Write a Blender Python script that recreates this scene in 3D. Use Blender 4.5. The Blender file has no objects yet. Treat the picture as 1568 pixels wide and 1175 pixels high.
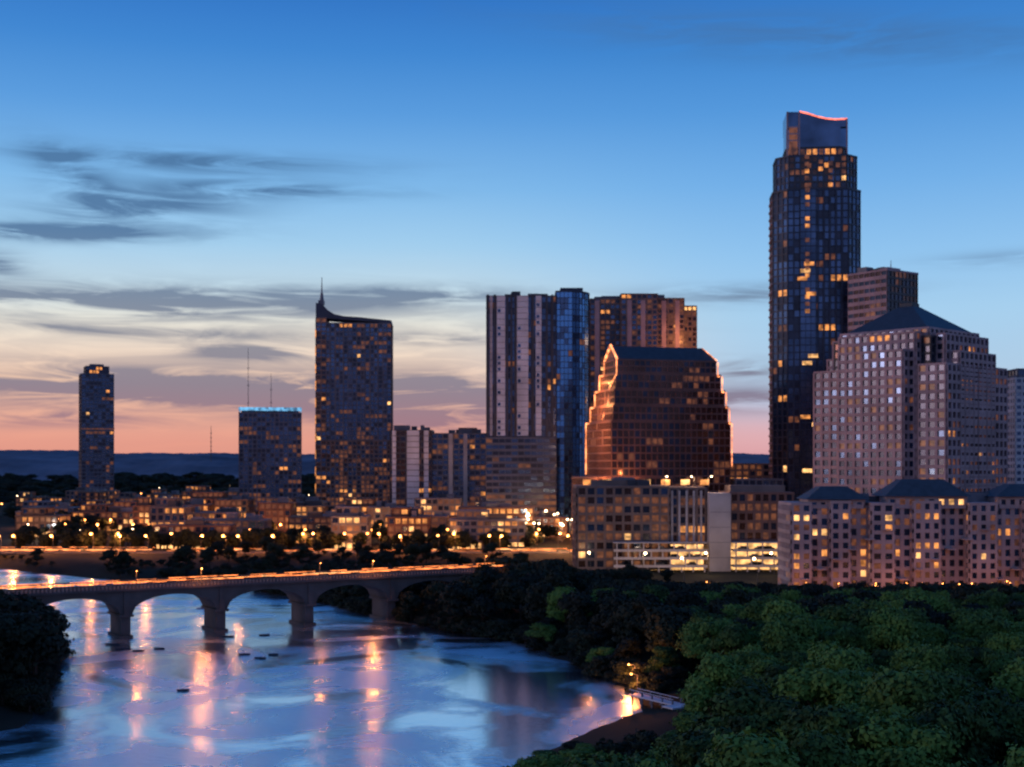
import bpy, math, random
import numpy as np
from mathutils import Vector
R = random.Random(7)
rad = math.radians
scene = bpy.context.scene
def lin(h):
    h = h.lstrip('#'); o = []
    for i in (0, 2, 4):
        c = int(h[i:i+2], 16)/255
        o.append(c/12.92 if c <= 0.04045 else ((c+0.055)/1.055)**2.4)
    return (o[0], o[1], o[2], 1)

# ------------------------------------------------------------------ materials
def nmat(name, base, rough=0.7, metal=0.0, var=0.25, scale=0.3, emit=None, estr=0.0, spec=0.5, sample=False, detail=4):
    m = bpy.data.materials.new(name); m.use_nodes = True
    nt = m.node_tree; b = nt.nodes['Principled BSDF']
    b.inputs['Roughness'].default_value = rough
    b.inputs['Metallic'].default_value = metal
    b.inputs['Specular IOR Level'].default_value = spec
    tc = nt.nodes.new('ShaderNodeTexCoord'); nz = nt.nodes.new('ShaderNodeTexNoise')
    nz.inputs['Scale'].default_value = scale; nz.inputs['Detail'].default_value = detail
    nt.links.new(tc.outputs['Object'], nz.inputs['Vector'])
    rp = nt.nodes.new('ShaderNodeValToRGB')
    rp.color_ramp.elements[0].position = 0.3; rp.color_ramp.elements[1].position = 0.7
    rp.color_ramp.elements[0].color = tuple(c*(1-var) for c in base[:3])+(1,)
    rp.color_ramp.elements[1].color = tuple(min(1, c*(1+var)) for c in base[:3])+(1,)
    nt.links.new(nz.outputs['Fac'], rp.inputs['Fac'])
    nt.links.new(rp.outputs['Color'], b.inputs['Base Color'])
    if emit:
        b.inputs['Emission Color'].default_value = tuple(emit[:3])+(1,)
        n2 = nt.nodes.new('ShaderNodeTexNoise'); n2.inputs['Scale'].default_value = 0.35
        nt.links.new(tc.outputs['Object'], n2.inputs['Vector'])
        mr = nt.nodes.new('ShaderNodeMapRange')
        mr.inputs['From Min'].default_value = 0.35; mr.inputs['From Max'].default_value = 0.65
        mr.inputs['To Min'].default_value = estr*0.3; mr.inputs['To Max'].default_value = estr*1.6
        nt.links.new(n2.outputs['Fac'], mr.inputs['Value'])
        nt.links.new(mr.outputs['Result'], b.inputs['Emission Strength'])
        if not sample:
            m.cycles.emission_sampling = 'NONE'
    return m
M = {}
M['glA'] = nmat('window_glass', (0.06, 0.105, 0.21), 0.18, 0.85, 0.45, 0.08)
M['glB'] = nmat('window_glass_dark', (0.03, 0.042, 0.08), 0.2, 0.6, 0.4, 0.1)
M['glC'] = nmat('window_glass_pale', (0.18, 0.25, 0.38), 0.22, 0.8, 0.3, 0.1)
M['glBlue'] = nmat('window_glass_blue', (0.10, 0.26, 0.56), 0.2, 0.9, 0.25, 0.04)
M['glRed'] = nmat('window_glass_bronze', (0.085, 0.05, 0.05), 0.2, 0.8, 0.35, 0.1)
M['litW'] = nmat('lit_window_warm', (0.1, 0.06, 0.03), 0.4, 0, 0.2, 1, (1.0, 0.36, 0.09), 0.8)
M['litD'] = nmat('lit_window_dim', (0.06, 0.045, 0.05), 0.3, 0, 0.2, 1, (1.0, 0.32, 0.12), 0.11)
M['litY'] = nmat('lit_window_bright', (0.1, 0.06, 0.03), 0.4, 0, 0.2, 1, (1.0, 0.50, 0.17), 1.3)
M['trim'] = nmat('metal_trim', (0.14, 0.14, 0.18), 0.5, 0.4)
M['pink'] = nmat('pink_granite', (0.36, 0.25, 0.28), 0.75, scale=0.08)
M['stone'] = nmat('limestone_wall', (0.36, 0.28, 0.30), 0.8, scale=0.1)
M['brown'] = nmat('brown_brick', (0.11, 0.06, 0.05), 0.85, scale=0.1)
M['brown2'] = nmat('tan_masonry', (0.16, 0.115, 0.11), 0.85, scale=0.1)
M['conc'] = nmat('pale_concrete', (0.38, 0.35, 0.38), 0.8, scale=0.08)
M['grey'] = nmat('grey_panel', (0.10, 0.11, 0.15), 0.7, scale=0.1)
M['dark'] = nmat('dark_cladding', (0.035, 0.037, 0.055), 0.5, scale=0.1)
M['navy'] = nmat('navy_mullion', (0.03, 0.042, 0.08), 0.45, 0.3, scale=0.1)
M['redst'] = nmat('bronze_granite', (0.14, 0.07, 0.065), 0.55, scale=0.1)
M['white'] = nmat('white_panel', (0.56, 0.55, 0.62), 0.6, scale=0.08)
M['slate'] = nmat('slate_roof', (0.03, 0.045, 0.065), 0.6, scale=0.5)
M['strip'] = nmat('outline_light', (0.2, 0.1, 0.05), 0.5, 0, 0.1, 1, (1.0, 0.30, 0.11), 2.0, sample=True)
M['stripR'] = nmat('crown_outline_light', (0.2, 0.1, 0.05), 0.5, 0, 0.1, 1, (1.0, 0.20, 0.13), 1.5, sample=True)
M['cyan'] = nmat('cyan_crown_light', (0.1, 0.2, 0.3), 0.5, 0, 0.1, 1, (0.18, 0.55, 0.9), 0.7)
M['globe'] = nmat('lamp_globe', (0.8, 0.6, 0.4), 0.4, 0, 0.1, 1, (1.0, 0.34, 0.07), 9)
M['globeW'] = nmat('lamp_globe_white', (0.8, 0.8, 0.7), 0.4, 0, 0.1, 1, (1.0, 0.66, 0.36), 8)
M['trail'] = nmat('traffic_trail_orange', (0.1, 0.05, 0.03), 0.5, 0, 0.1, 1, (1.0, 0.25, 0.06), 1.9)
M['trailY'] = nmat('traffic_trail_white', (0.1, 0.05, 0.03), 0.5, 0, 0.1, 1, (1.0, 0.48, 0.18), 2.0)
M['metal'] = nmat('painted_steel', (0.1, 0.1, 0.11), 0.5, 0.6)

# ------------------------------------------------------------------ mesh builder
class MB:
    def __init__(s): s.v = []; s.f = []; s.m = []; s.slots = []
    def mi(s, k):
        if k not in s.slots: s.slots.append(k)
        return s.slots.index(k)
    def poly(s, pts, k):
        i = len(s.v); s.v.extend(pts); s.f.append(tuple(range(i, i+len(pts)))); s.m.append(s.mi(k))
    def obox(s, o, u, n, u0, u1, n0, n1, z0, z1, k):
        i = len(s.v)
        for z in (z0, z1):
            for (a, b) in ((u0, n0), (u1, n0), (u1, n1), (u0, n1)):
                s.v.append((o[0]+u[0]*a+n[0]*b, o[1]+u[1]*a+n[1]*b, z))
        k = s.mi(k)
        for f in ((0, 1, 2, 3), (4, 5, 6, 7), (0, 1, 5, 4), (1, 2, 6, 5), (2, 3, 7, 6), (3, 0, 4, 7)):
            s.f.append(tuple(i+j for j in f)); s.m.append(k)
    def box(s, x0, x1, y0, y1, z0, z1, k):
        s.obox((0, 0), (1, 0), (0, 1), x0, x1, y0, y1, z0, z1, k)
    def frustum(s, a, b, z0, z1, k):
        n = len(a)
        for i in range(n):
            j = (i+1) % n
            s.poly([(a[i][0], a[i][1], z0), (a[j][0], a[j][1], z0), (b[j][0], b[j][1], z1), (b[i][0], b[i][1], z1)], k)
        s.poly([(p[0], p[1], z1) for p in b], k)
    def prism(s, prof, y0, y1, k):
        n = len(prof)
        s.poly([(p[0], y0, p[1]) for p in prof], k); s.poly([(p[0], y1, p[1]) for p in prof], k)
        for i in range(n):
            j = (i+1) % n
            s.poly([(prof[i][0], y0, prof[i][1]), (prof[j][0], y0, prof[j][1]), (prof[j][0], y1, prof[j][1]), (prof[i][0], y1, prof[i][1])], k)
    def build(s, name, loc=(0, 0, 0), rot=0, parent=None):
        me = bpy.data.meshes.new(name); me.from_pydata(s.v, [], s.f)
        for k in s.slots: me.materials.append(M[k] if isinstance(k, str) else k)
        me.polygons.foreach_set('material_index', s.m); me.update()
        o = bpy.data.objects.new(name, me); scene.collection.objects.link(o)
        o.location = loc; o.rotation_euler = (0, 0, rad(rot))
        if parent: o.parent = parent
        return o
STY = {}
def sty(n, **k):
    d = dict(fh=3.6, bay=3.2, slab=0.9, pier=0.5, proj=0.3, wall='grey', glass=('glA', 'glB'), lit=0.1, dim=0.15, rowlit=0.05, pwall=None)
    d.update(k); STY[n] = d
sty('glass', wall='navy', glass=('glA', 'glA', 'glB'), slab=0.5, pier=0.6, lit=0.006, dim=0.04, bay=3.0)
sty('aust', wall='navy', glass=('glA', 'glA', 'glB'), slab=0.6, pier=0.8, lit=0.006, dim=0.05, bay=3.0, fh=3.7)
sty('austcol', wall='navy', glass=('glA', 'glA', 'glA', 'glA'), slab=0.4, pier=0.2, lit=0.01, dim=0.03, bay=2.7, fh=3.7)
sty('austw', wall='dark', glass=('glA', 'glB', 'glRed'), slab=0.9, pier=0.8, lit=0.012, dim=0.20, bay=3.0, fh=3.7)
sty('apt', wall='brown2', glass=('glA', 'glB'), slab=1.2, pier=0.9, lit=0.015, dim=0.12, bay=3.4, fh=3.4)
sty('brownlit', wall='brown2', glass=('glRed', 'glB'), slab=1.2, pier=0.9, lit=0.03, dim=0.5, bay=3.4, fh=3.4)
sty('slim', wall='grey', glass=('glA', 'glB', 'glA'), slab=1.0, pier=0.6, lit=0.005, dim=0.05, bay=3.4, fh=3.4)
sty('cond360', wall='grey', glass=('glA', 'glB', 'glA'), slab=0.8, pier=0.8, lit=0.007, dim=0.08, bay=3.2, fh=3.3)
sty('cond360w', wall='brown2', glass=('glA', 'glB', 'glRed'), slab=0.9, pier=0.9, lit=0.03, dim=0.28, bay=3.2, fh=3.3)
sty('blue', wall='navy', glass=('glBlue', 'glBlue', 'glBlue', 'glBlue', 'glA'), slab=0.35, pier=0.15, lit=0.0, dim=0.010, bay=2.8, fh=3.6)
sty('bands', wall='grey', glass=('glB', 'glA'), slab=1.5, pier=0.3, lit=0.005, dim=0.04, bay=4, fh=3.8)
sty('pinkbands', wall='pink', glass=('glB', 'glRed'), slab=1.9, pier=0.3, lit=0.002, dim=0.05, bay=3.4, fh=3.9)
sty('dk', wall='dark', glass=('glB', 'glRed'), slab=1.2, pier=0.5, lit=0.006, dim=0.06, bay=3.2, fh=3.8)
sty('dkred', wall='redst', glass=('glRed', 'glB'), slab=1.2, pier=1.0, lit=0.008, dim=0.10, bay=3.2, fh=3.8)
sty('pinkgrid', wall='pink', glass=('glB', 'glB', 'glB', 'glA'), slab=1.5, pier=1.3, proj=0.6, lit=0.022, dim=0.10, bay=3.9, fh=4.0)
sty('stone', wall='stone', glass=('glB', 'glA', 'glB', 'glA'), slab=1.3, pier=1.4, proj=0.4, lit=0.06, dim=0.10, bay=3.1, fh=3.3)
sty('red', wall='redst', glass=('glRed', 'glRed', 'glB'), slab=0.8, pier=0.5, proj=0.25, lit=0.002, dim=0.06, bay=3.0, fh=3.9, rowlit=0.02)
sty('brown', wall='brown2', glass=('glB', 'glRed', 'glA'), slab=1.1, pier=1.0, proj=0.6, lit=0.012, dim=0.12, bay=3.6, fh=3.8)
sty('low', wall='brown', glass=('glB', 'glA'), slab=1.3, pier=1.0, proj=0.3, lit=0.12, dim=0.26, bay=3.4, fh=3.5)
sty('low2', wall='brown2', glass=('glB', 'glA'), slab=1.2, pier=1.2, proj=0.3, lit=0.06, dim=0.22, bay=3.8, fh=3.6)
sty('low3', wall='grey', glass=('glB', 'glA'), slab=1.4, pier=0.8, proj=0.3, lit=0.06, dim=0.16, bay=3.4, fh=3.6)
sty('white', wall='white', glass=('glA', 'glC'), slab=1.6, pier=1.0, proj=0.3, lit=0.01, dim=0.06, bay=3.4, fh=3.5)

def facade(mb, a, b, z0, z1, st, skip=0):
    s = STY[st]; L = math.hypot(b[0]-a[0], b[1]-a[1])
    if L < 0.5: return
    u = ((b[0]-a[0])/L, (b[1]-a[1])/L); n = (u[1], -u[0])
    nb = max(1, round(L/s['bay'])); nf = max(1, round((z1-z0)/s['fh'])); bw = L/nb; fh = (z1-z0)/nf
    colj = [R.random()**3*2.4 for _ in range(nb)]
    for f in range(nf):
        rl = R.random() < s['rowlit']; za = z0+f*fh; zb = za+fh
        lowb = 1.9 if za < 25 else 0.9
        run = 0; cur = None
        for i in range(nb):
            if run <= 0:
                r = R.random(); p = lowb*s['lit']*(5 if rl else 1)*(0.35+1.2*colj[i]); q = lowb*s['dim']*(2.0 if rl else 1)*(0.35+1.2*colj[i])
                if r < p: cur = 'litW' if R.random() < 0.75 else 'litY'
                elif r < p+q: cur = 'litD'
                else: cur = R.choice(s['glass'])
                run = R.choice((1, 1, 2, 3)) if cur[0] == 'l' else 1
            run -= 1
            x0, x1 = a[0]+u[0]*bw*i, a[0]+u[0]*bw*(i+1); y0, y1 = a[1]+u[1]*bw*i, a[1]+u[1]*bw*(i+1)
            mb.poly([(x0, y0, za), (x1, y1, za), (x1, y1, zb), (x0, y0, zb)], cur)
        mb.obox(a, u, n, 0, L, -0.03, s['proj'], za, za+s['slab'], s['wall'])
    pw = s['pwall'] or s['wall']
    for i in range(nb+1):
        c = i*bw; mb.obox(a, u, n, max(0, c-s['pier']/2), min(L, c+s['pier']/2), -0.02, s['proj']+0.07, z0+0.004, z1-0.004, pw)
def block(mb, pts, z0, z1, st, cap='roof', par=0.9, stl=None):
    n = len(pts)
    for i in range(n):
        facade(mb, pts[i], pts[(i+1) % n], z0, z1, (stl[i] if stl else st))
    cx = sum(p[0] for p in pts)/n; cy = sum(p[1] for p in pts)/n
    g = []
    for p in pts:
        d = math.hypot(p[0]-cx, p[1]-cy) or 1; k = (d+0.55)/d
        g.append((cx+(p[0]-cx)*k, cy+(p[1]-cy)*k))
    mb.frustum(g, g, z1, z1+par, STY[st]['wall'])
def rect(x0, x1, y0, y1): return [(x0, y0), (x1, y0), (x1, y1), (x0, y1)]
def rooftop(mb, x0, x1, y0, y1, z, n=3):
    for _ in range(n):
        w = R.uniform(0.12, 0.3)*(x1-x0); d = R.uniform(0.2, 0.4)*(y1-y0)
        x = R.uniform(x0+1, x1-w-1); y = R.uniform(y0+1, y1-d-1); h = R.uniform(1.5, 3.5)
        mb.box(x, x+w, y, y+d, z+0.02, z+h+R.random()*0.1, R.choice(('trim', 'grey', 'dark')))

# ------------------------------------------------------------------ river polygon + terrain
RIV = np.array([(-30, -60), (-22, 60), (-14, 120), (-5, 165), (2, 200), (14, 225), (23, 240), (24, 268), (16, 288), (3, 330), (-22, 362), (-38, 388),
                (-62, 430), (-95, 474), (-150, 512), (-190, 545), (-235, 588), (-330, 640), (-620, 700), (-900, 720), (-900, 560), (-620, 540), (-330, 470), (-200, 400),
                (-150, 358), (-120, 335), (-107, 312), (-98, 280), (-88, 245), (-84, 225), (-96, 209), (-180, 190), (-300, 150), (-320, -60)], float)
def river_sd(X, Y):
    X = np.asarray(X, float); Y = np.asarray(Y, float)
    D = np.full(X.shape, 1e9); ins = np.zeros(X.shape, bool); n = len(RIV)
    for i in range(n):
        a = RIV[i]; b = RIV[(i+1) % n]; e = b-a
        wx = X-a[0]; wy = Y-a[1]; t = np.clip((wx*e[0]+wy*e[1])/(e@e), 0, 1)
        D = np.minimum(D, np.hypot(wx-e[0]*t, wy-e[1]*t))
        c = ((a[1] > Y) != (b[1] > Y)) & (X < (b[0]-a[0])*(Y-a[1])/(b[1]-a[1]+1e-12)+a[0])
        ins ^= c
    return np.where(ins, -D, D)
def sm(t): t = np.clip(t, 0, 1); return t*t*(3-2*t)
def land(X, Y):
    d = river_sd(X, Y)
    return np.where(d > 0, 0.05+3.0*sm(d/18)+2.0*sm((np.asarray(Y, float)-470)/130), -2.5*sm(-d/8)-0.02)
def lz(x, y): return float(land(np.array([x]), np.array([y]))[0])
def grid_obj(name, xs, ys, zf, mat):
    X, Y = np.meshgrid(xs, ys); Z = zf(X, Y); nx, ny = len(xs), len(ys)
    v = np.stack([X.ravel(), Y.ravel(), Z.ravel()], 1)
    i = np.arange(nx*ny).reshape(ny, nx)
    f = np.stack([i[:-1, :-1].ravel(), i[:-1, 1:].ravel(), i[1:, 1:].ravel(), i[1:, :-1].ravel()], 1)
    me = bpy.data.meshes.new(name); me.from_pydata(v.tolist(), [], f.tolist()); me.materials.append(mat)
    me.polygons.foreach_set('use_smooth', [True]*len(me.polygons)); me.update()
    o = bpy.data.objects.new(name, me); scene.collection.objects.link(o); return o
xs = np.concatenate([[-12000, -6000, -3000, -1500, -1000], np.arange(-700, 301, 5), [400, 600, 1000, 2000, 4000, 8000, 12000]])
ys = np.concatenate([[-3000, -800, -200], np.arange(-60, 801, 5), [900, 1100, 1500, 2200, 3500, 6000, 12000]])
grd = nmat('ground_soil', (0.02, 0.022, 0.018), 0.95, var=0.4, scale=0.03, spec=0.1)
grid_obj('ground', xs, ys, land, grd)
def hz(X, Y):
    r = 26*np.sin(X/610+0.7)+14*np.sin(X/233+2)+7*np.sin(X/97)+3*np.sin(X/41+1)
    base = np.where(X < 0, 98, 70)+r*0.6
    return base*np.clip(1-((Y-4600)/900)**2, -0.05, 1)+8+2.5*np.sin(X/17+Y/60)*np.sin(X/9.3)
hill = nmat('hazed_hill_woodland', (0.14, 0.155, 0.20), 1.0, var=0.35, scale=0.006, spec=0.0, detail=8)  # woodland tone lifted to blue-grey, distance haze put into the colour
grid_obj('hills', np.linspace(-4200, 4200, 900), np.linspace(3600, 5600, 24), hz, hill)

# water
wm = bpy.data.materials.new('river_water'); wm.use_nodes = True; nt = wm.node_tree; nd = nt.nodes; lk = nt.links
nd.remove(nd['Principled BSDF']); out = nd['Material Output']
tc = nd.new('ShaderNodeTexCoord')
def noise(sc, vec, det=3, scl=(1, 1, 1), dist=0):
    mp = nd.new('ShaderNodeMapping'); mp.inputs['Scale'].default_value = scl; lk.new(vec, mp.inputs['Vector'])
    n = nd.new('ShaderNodeTexNoise'); n.inputs['Scale'].default_value = sc; n.inputs['Detail'].default_value = det; n.inputs['Distortion'].default_value = dist
    lk.new(mp.outputs[0], n.inputs['Vector']); return n.outputs['Fac']
n1 = noise(0.6, tc.outputs['Object'], 4, (0.7, 1.5, 1)); n2 = noise(0.024, tc.outputs['Object'], 5, (1, 0.9, 1), 2.2)
mr = nd.new('ShaderNodeMapRange'); mr.inputs['From Min'].default_value = 0.40; mr.inputs['From Max'].default_value = 0.60
mr.inputs['To Min'].default_value = 0.04; mr.inputs['To Max'].default_value = 0.48; lk.new(n2, mr.inputs['Value'])
bp = nd.new('ShaderNodeBump'); bp.inputs['Distance'].default_value = 0.6; lk.new(n1, bp.inputs['Height']); lk.new(mr.outputs[0], bp.inputs['Strength'])
gl = nd.new('ShaderNodeBsdfGlossy'); gl.inputs['Color'].default_value = (0.88, 0.94, 1, 1)
mr2 = nd.new('ShaderNodeMapRange'); mr2.inputs['From Min'].default_value = 0.40; mr2.inputs['From Max'].default_value = 0.60
mr2.inputs['To Min'].default_value = 0.14; mr2.inputs['To Max'].default_value = 0.32; lk.new(n2, mr2.inputs['Value']); lk.new(mr2.outputs[0], gl.inputs['Roughness'])
lk.new(bp.outputs[0], gl.inputs['Normal'])
df = nd.new('ShaderNodeBsdfDiffuse'); df.inputs['Color'].default_value = (0.02, 0.05, 0.09, 1)
mx = nd.new('ShaderNodeMixShader'); mx.inputs[0].default_value = 0.9
lk.new(df.outputs[0], mx.inputs[1]); lk.new(gl.outputs[0], mx.inputs[2]); lk.new(mx.outputs[0], out.inputs['Surface'])
w = MB(); w.poly([(-1000, -70, 0), (80, -70, 0), (80, 760, 0), (-1000, 760, 0)], wm); w.build('river_water')

# ------------------------------------------------------------------ trees
def leafmat(name, a, b, ow=0.45):
    m = bpy.data.materials.new(name); m.use_nodes = True; nt = m.node_tree; bs = nt.nodes['Principled BSDF']
    bs.inputs['Roughness'].default_value = 0.75; bs.inputs['Specular IOR Level'].default_value = 0.2
    tc = nt.nodes.new('ShaderNodeTexCoord'); nz = nt.nodes.new('ShaderNodeTexNoise'); nz.inputs['Scale'].default_value = 0.35; nz.inputs['Detail'].default_value = 3
    nt.links.new(tc.outputs['Object'], nz.inputs['Vector'])
    oi = nt.nodes.new('ShaderNodeObjectInfo'); ad = nt.nodes.new('ShaderNodeMath'); ad.operation = 'MULTIPLY_ADD'
    ad.inputs[1].default_value = ow; nt.links.new(oi.outputs['Random'], ad.inputs[0]); nt.links.new(nz.outputs['Fac'], ad.inputs[2])
    rp = nt.nodes.new('ShaderNodeValToRGB'); rp.color_ramp.elements[0].position = 0.42; rp.color_ramp.elements[1].position = 1.0
    rp.color_ramp.elements[0].color = a; rp.color_ramp.elements[1].color = b
    nt.links.new(ad.outputs[0], rp.inputs['Fac']); nt.links.new(rp.outputs['Color'], bs.inputs['Base Color']); return m
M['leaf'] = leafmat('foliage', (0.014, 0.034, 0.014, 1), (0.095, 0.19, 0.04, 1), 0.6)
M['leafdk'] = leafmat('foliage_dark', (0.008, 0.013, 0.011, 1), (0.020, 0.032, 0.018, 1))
M['bark'] = nmat('bark', (0.03, 0.022, 0.02), 0.95)
def cyl(mb, p0, p1, r0, r1, k, n=7):
    p0 = Vector(p0); p1 = Vector(p1); d = (p1-p0).normalized(); a = d.orthogonal().normalized(); b = d.cross(a)
    A = [p0+(a*math.cos(t)+b*math.sin(t))*r0 for t in [2*math.pi*i/n for i in range(n)]]
    B = [p1+(a*math.cos(t)+b*math.sin(t))*r1 for t in [2*math.pi*i/n for i in range(n)]]
    for i in range(n):
        j = (i+1) % n; mb.poly([tuple(A[i]), tuple(A[j]), tuple(B[j]), tuple(B[i])], k)
    mb.poly([tuple(p) for p in B], k)
def tree_mesh(seed, nl, H=14, cr=6.5, leaf=0.42, k='leaf', nlob=16, zb=0.34):
    rng = np.random.default_rng(seed); mb = MB()
    th = H*0.42
    cyl(mb, (0, 0, -1), (0.2, 0.1, th), 0.45, 0.3, 'bark')
    lobes = []
    for i in range(nlob):
        t = rng.uniform(0, 2*math.pi); q = math.sqrt(rng.uniform(0.02, 1)); zz = rng.uniform(0, 1)
        rr = cr*0.68*q*math.sqrt(max(0.1, 1-(zz*0.95)**2))
        c = np.array([rr*math.cos(t), rr*math.sin(t), H*zb+zz*H*(0.81-zb)]); r = rng.uniform(0.24, 0.42)*cr
        lobes.append((c, r))
        if i < 7: cyl(mb, (0.15, 0.08, th*0.8), tuple(c), 0.2, 0.05, 'bark', 5)
    P = []; Nn = []
    for c, r in lobes:
        m = int(nl/nlob*(r/(0.32*cr))**2)
        d = rng.normal(size=(m, 3)); d /= np.linalg.norm(d, axis=1)[:, None]; d[:, 2] = np.where(d[:, 2] < -0.3, -d[:, 2], d[:, 2])
        rad_ = r*rng.uniform(0.6, 1.14, m)*(1+0.16*np.sin(d[:, 0]*7+seed)*np.sin(d[:, 1]*8)+0.1*np.sin(d[:, 2]*11))
        P.append(c+d*rad_[:, None]*np.array([1, 1, 0.82])); Nn.append(d)
    P = np.concatenate(P); Nn = np.concatenate(Nn)
    nn = Nn+rng.normal(size=P.shape)*0.4; nn /= np.linalg.norm(nn, axis=1)[:, None]
    t = np.cross(nn, rng.normal(size=P.shape)); t /= np.linalg.norm(t, axis=1)[:, None]; b = np.cross(nn, t)
    s = leaf*rng.uniform(0.5, 1.15, len(P))[:, None]
    V = np.stack([P-t*s, P-b*s*0.6, P+t*s, P+b*s*0.6], 1).reshape(-1, 3)
    base = len(mb.v); mb.v.extend(map(tuple, V.tolist())); ki = mb.mi(k)
    for i in range(len(P)): mb.f.append((base+4*i, base+4*i+1, base+4*i+2, base+4*i+3)); mb.m.append(ki)
    me = bpy.data.meshes.new('tree_mesh'); me.from_pydata(mb.v, [], mb.f)
    for q in mb.slots: me.materials.append(M[q])
    me.polygons.foreach_set('material_index', mb.m); me.update(); return me
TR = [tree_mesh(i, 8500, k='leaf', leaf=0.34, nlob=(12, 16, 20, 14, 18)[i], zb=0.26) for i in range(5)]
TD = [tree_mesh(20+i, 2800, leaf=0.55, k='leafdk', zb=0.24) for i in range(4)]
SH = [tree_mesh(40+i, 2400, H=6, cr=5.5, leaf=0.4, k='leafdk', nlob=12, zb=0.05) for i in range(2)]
def put_tree(x, y, h, name='oak_tree', mesh=None, parent=None, wf=1.0, H=14):
    o = bpy.data.objects.new(name, mesh or R.choice(TR)); scene.collection.objects.link(o)
    s = h/H; o.location = (x, y, lz(x, y)-0.1); o.scale = (s*wf*R.uniform(0.9, 1.2), s*wf*R.uniform(0.9, 1.2), s); o.rotation_euler = (0, 0, R.uniform(0, 6.28))
    if parent: o.parent = parent
    return o
# canopy height plan for the park: low near the shoreline clearing, taller inland
def hmax(x, y):
    b = x/y
    if y < 238: pr = np.interp(b, [-.01, .03, .088, .128, .16, .40], [.227, .213, .204, .198, .13, .13])
    else: pr = np.interp(b, [-.1, -.04, -.02, .03, .05, .08, .2, .4], [.092, .080, .066, .064, .074, .084, .087, .087])
    return 45-pr*y-lz(x, y)
def inpav(x, y): return abs(x-71-(y-200)*0.35) < 4.5 and 180 < y < 206
pts = []
y = 120
while y < 425:
    step = 10.2 if y < 260 else 8.2
    x = -60
    while x < 0.43*y+14:
        pts.append((x+R.uniform(-3.6, 3.6), y+R.uniform(-3.6, 3.6))); x += step
    y += step
P = np.array(pts); SD = river_sd(P[:, 0], P[:, 1])
def on_bridge(x, y):
    tt = -(x+101)*0.528+(y-342)*0.849; ss = (x+101)*0.849+(y-342)*0.528
    return -4 < tt < 17 and ss < 122
for (x, y), d in zip(pts, SD):
    if d < 2.0 or (y > 408 and x > 84): continue
    if inpav(x, y) or on_bridge(x, y): continue
    if 230 < y < 254 and x < 36: continue
    h = R.uniform(11, 18.5) if y < 260 else R.uniform(10.5, 16); hm = hmax(x, y)
    if hm < 2.2: continue
    h = min(h, hm*R.uniform(0.8, 1.04))
    if d < 8 and 250 < y < 330: h = min(h, R.uniform(6, 9.5))
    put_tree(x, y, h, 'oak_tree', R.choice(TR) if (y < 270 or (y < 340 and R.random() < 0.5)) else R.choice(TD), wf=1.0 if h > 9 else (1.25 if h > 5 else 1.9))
shr = bpy.data.objects.new('shoreline_shrubs', None); scene.collection.objects.link(shr)
n = 0
while n < 420:
    x = R.uniform(-150, 60); y = R.uniform(215, 470); d = river_sd([x], [y])[0]
    if d < 0.8 or d > 9: continue
    if 222 < y < 256 and 16 < x < 40: continue
    if hmax(x, y) < 2 and y < 238: continue
    put_tree(x, y, R.uniform(2.2, 4.5), 'shrub', R.choice(SH), shr, H=6, wf=R.uniform(0.9, 1.3)); n += 1
for _ in range(500):
    x = R.uniform(5, 110); y = R.uniform(180, 420); d = river_sd([x], [y])[0]
    if d < 4 or x > 0.4*y or inpav(x, y) or (222 < y < 256 and x < 36): continue
    hm = hmax(x, y)
    if hm < 2: continue
    put_tree(x, y, min(hm, R.uniform(3, 5)), 'shrub', R.choice(SH), shr, H=6)
for _ in range(110):
    x = R.uniform(-150, -82); y = R.uniform(224, 335)
    if river_sd([x], [y])[0] < 2: continue
    if y > 300 and x > -116: continue
    put_tree(x, y, min(R.uniform(13, 18), 45-.088*y-3), 'riverside_tree', R.choice(TD), wf=1.05)
far = bpy.data.objects.new('far_shore_trees', None); scene.collection.objects.link(far)
for _ in range(3000):
    x = R.uniform(-330, 60); y = R.uniform(370, 640)
    d = river_sd([x], [y])[0]
    if d < 2 or d > 120 or (y < 560 and x < -170): continue
    if 594 < y < 624: continue
    tt = -(x+101)*0.528+(y-342)*0.849
    if tt < 17: continue
    if x < -150 and y > 545 and d > 9: continue
    if x > 22 and y > 495: continue
    if x > 92 and y > 420: continue
    if d > 30 and R.random() < 0.35: continue
    h = R.uniform(5.5, 9.5) if d < 25 else R.uniform(6, 10)
    if R.random() < 0.86: h = min(h, max(2.5, 45-.077*y-lz(x, y)))
    put_tree(x, y, h, 'tree', R.choice(TD), far, wf=1.15 if h > 4 else 1.7)

# ------------------------------------------------------------------ bridge
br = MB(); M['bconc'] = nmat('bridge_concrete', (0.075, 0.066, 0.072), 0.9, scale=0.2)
sp = 25.87; s_pos = [-2*sp, -sp, 0, sp, 2*sp, 3*sp, 4*sp]; Wd = 12
for i in range(len(s_pos)-1):
    a, b = s_pos[i]+1.4, s_pos[i+1]-1.4; mid = (a+b)/2; hf = (b-a)/2; N = 24
    zz = [6.2+4.9*math.sqrt(max(0, 1-((a+(b-a)*j/N-mid)/hf)**2)) for j in range(N+1)]
    for j in range(N):
        x0 = a+(b-a)*j/N; x1 = a+(b-a)*(j+1)/N
        for t in (0.0, Wd): br.poly([(x0, t, zz[j]), (x1, t, zz[j+1]), (x1, t, 12.5), (x0, t, 12.5)], 'bconc')
        br.poly([(x0, 0, zz[j]), (x1, 0, zz[j+1]), (x1, Wd, zz[j+1]), (x0, Wd, zz[j])], 'bconc')
        br.poly([(x0, -0.15, zz[j]-0.05), (x1, -0.15, zz[j+1]-0.05), (x1, -0.15, zz[j+1]+0.55), (x0, -0.15, zz[j]+0.55)], 'bconc')
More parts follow.
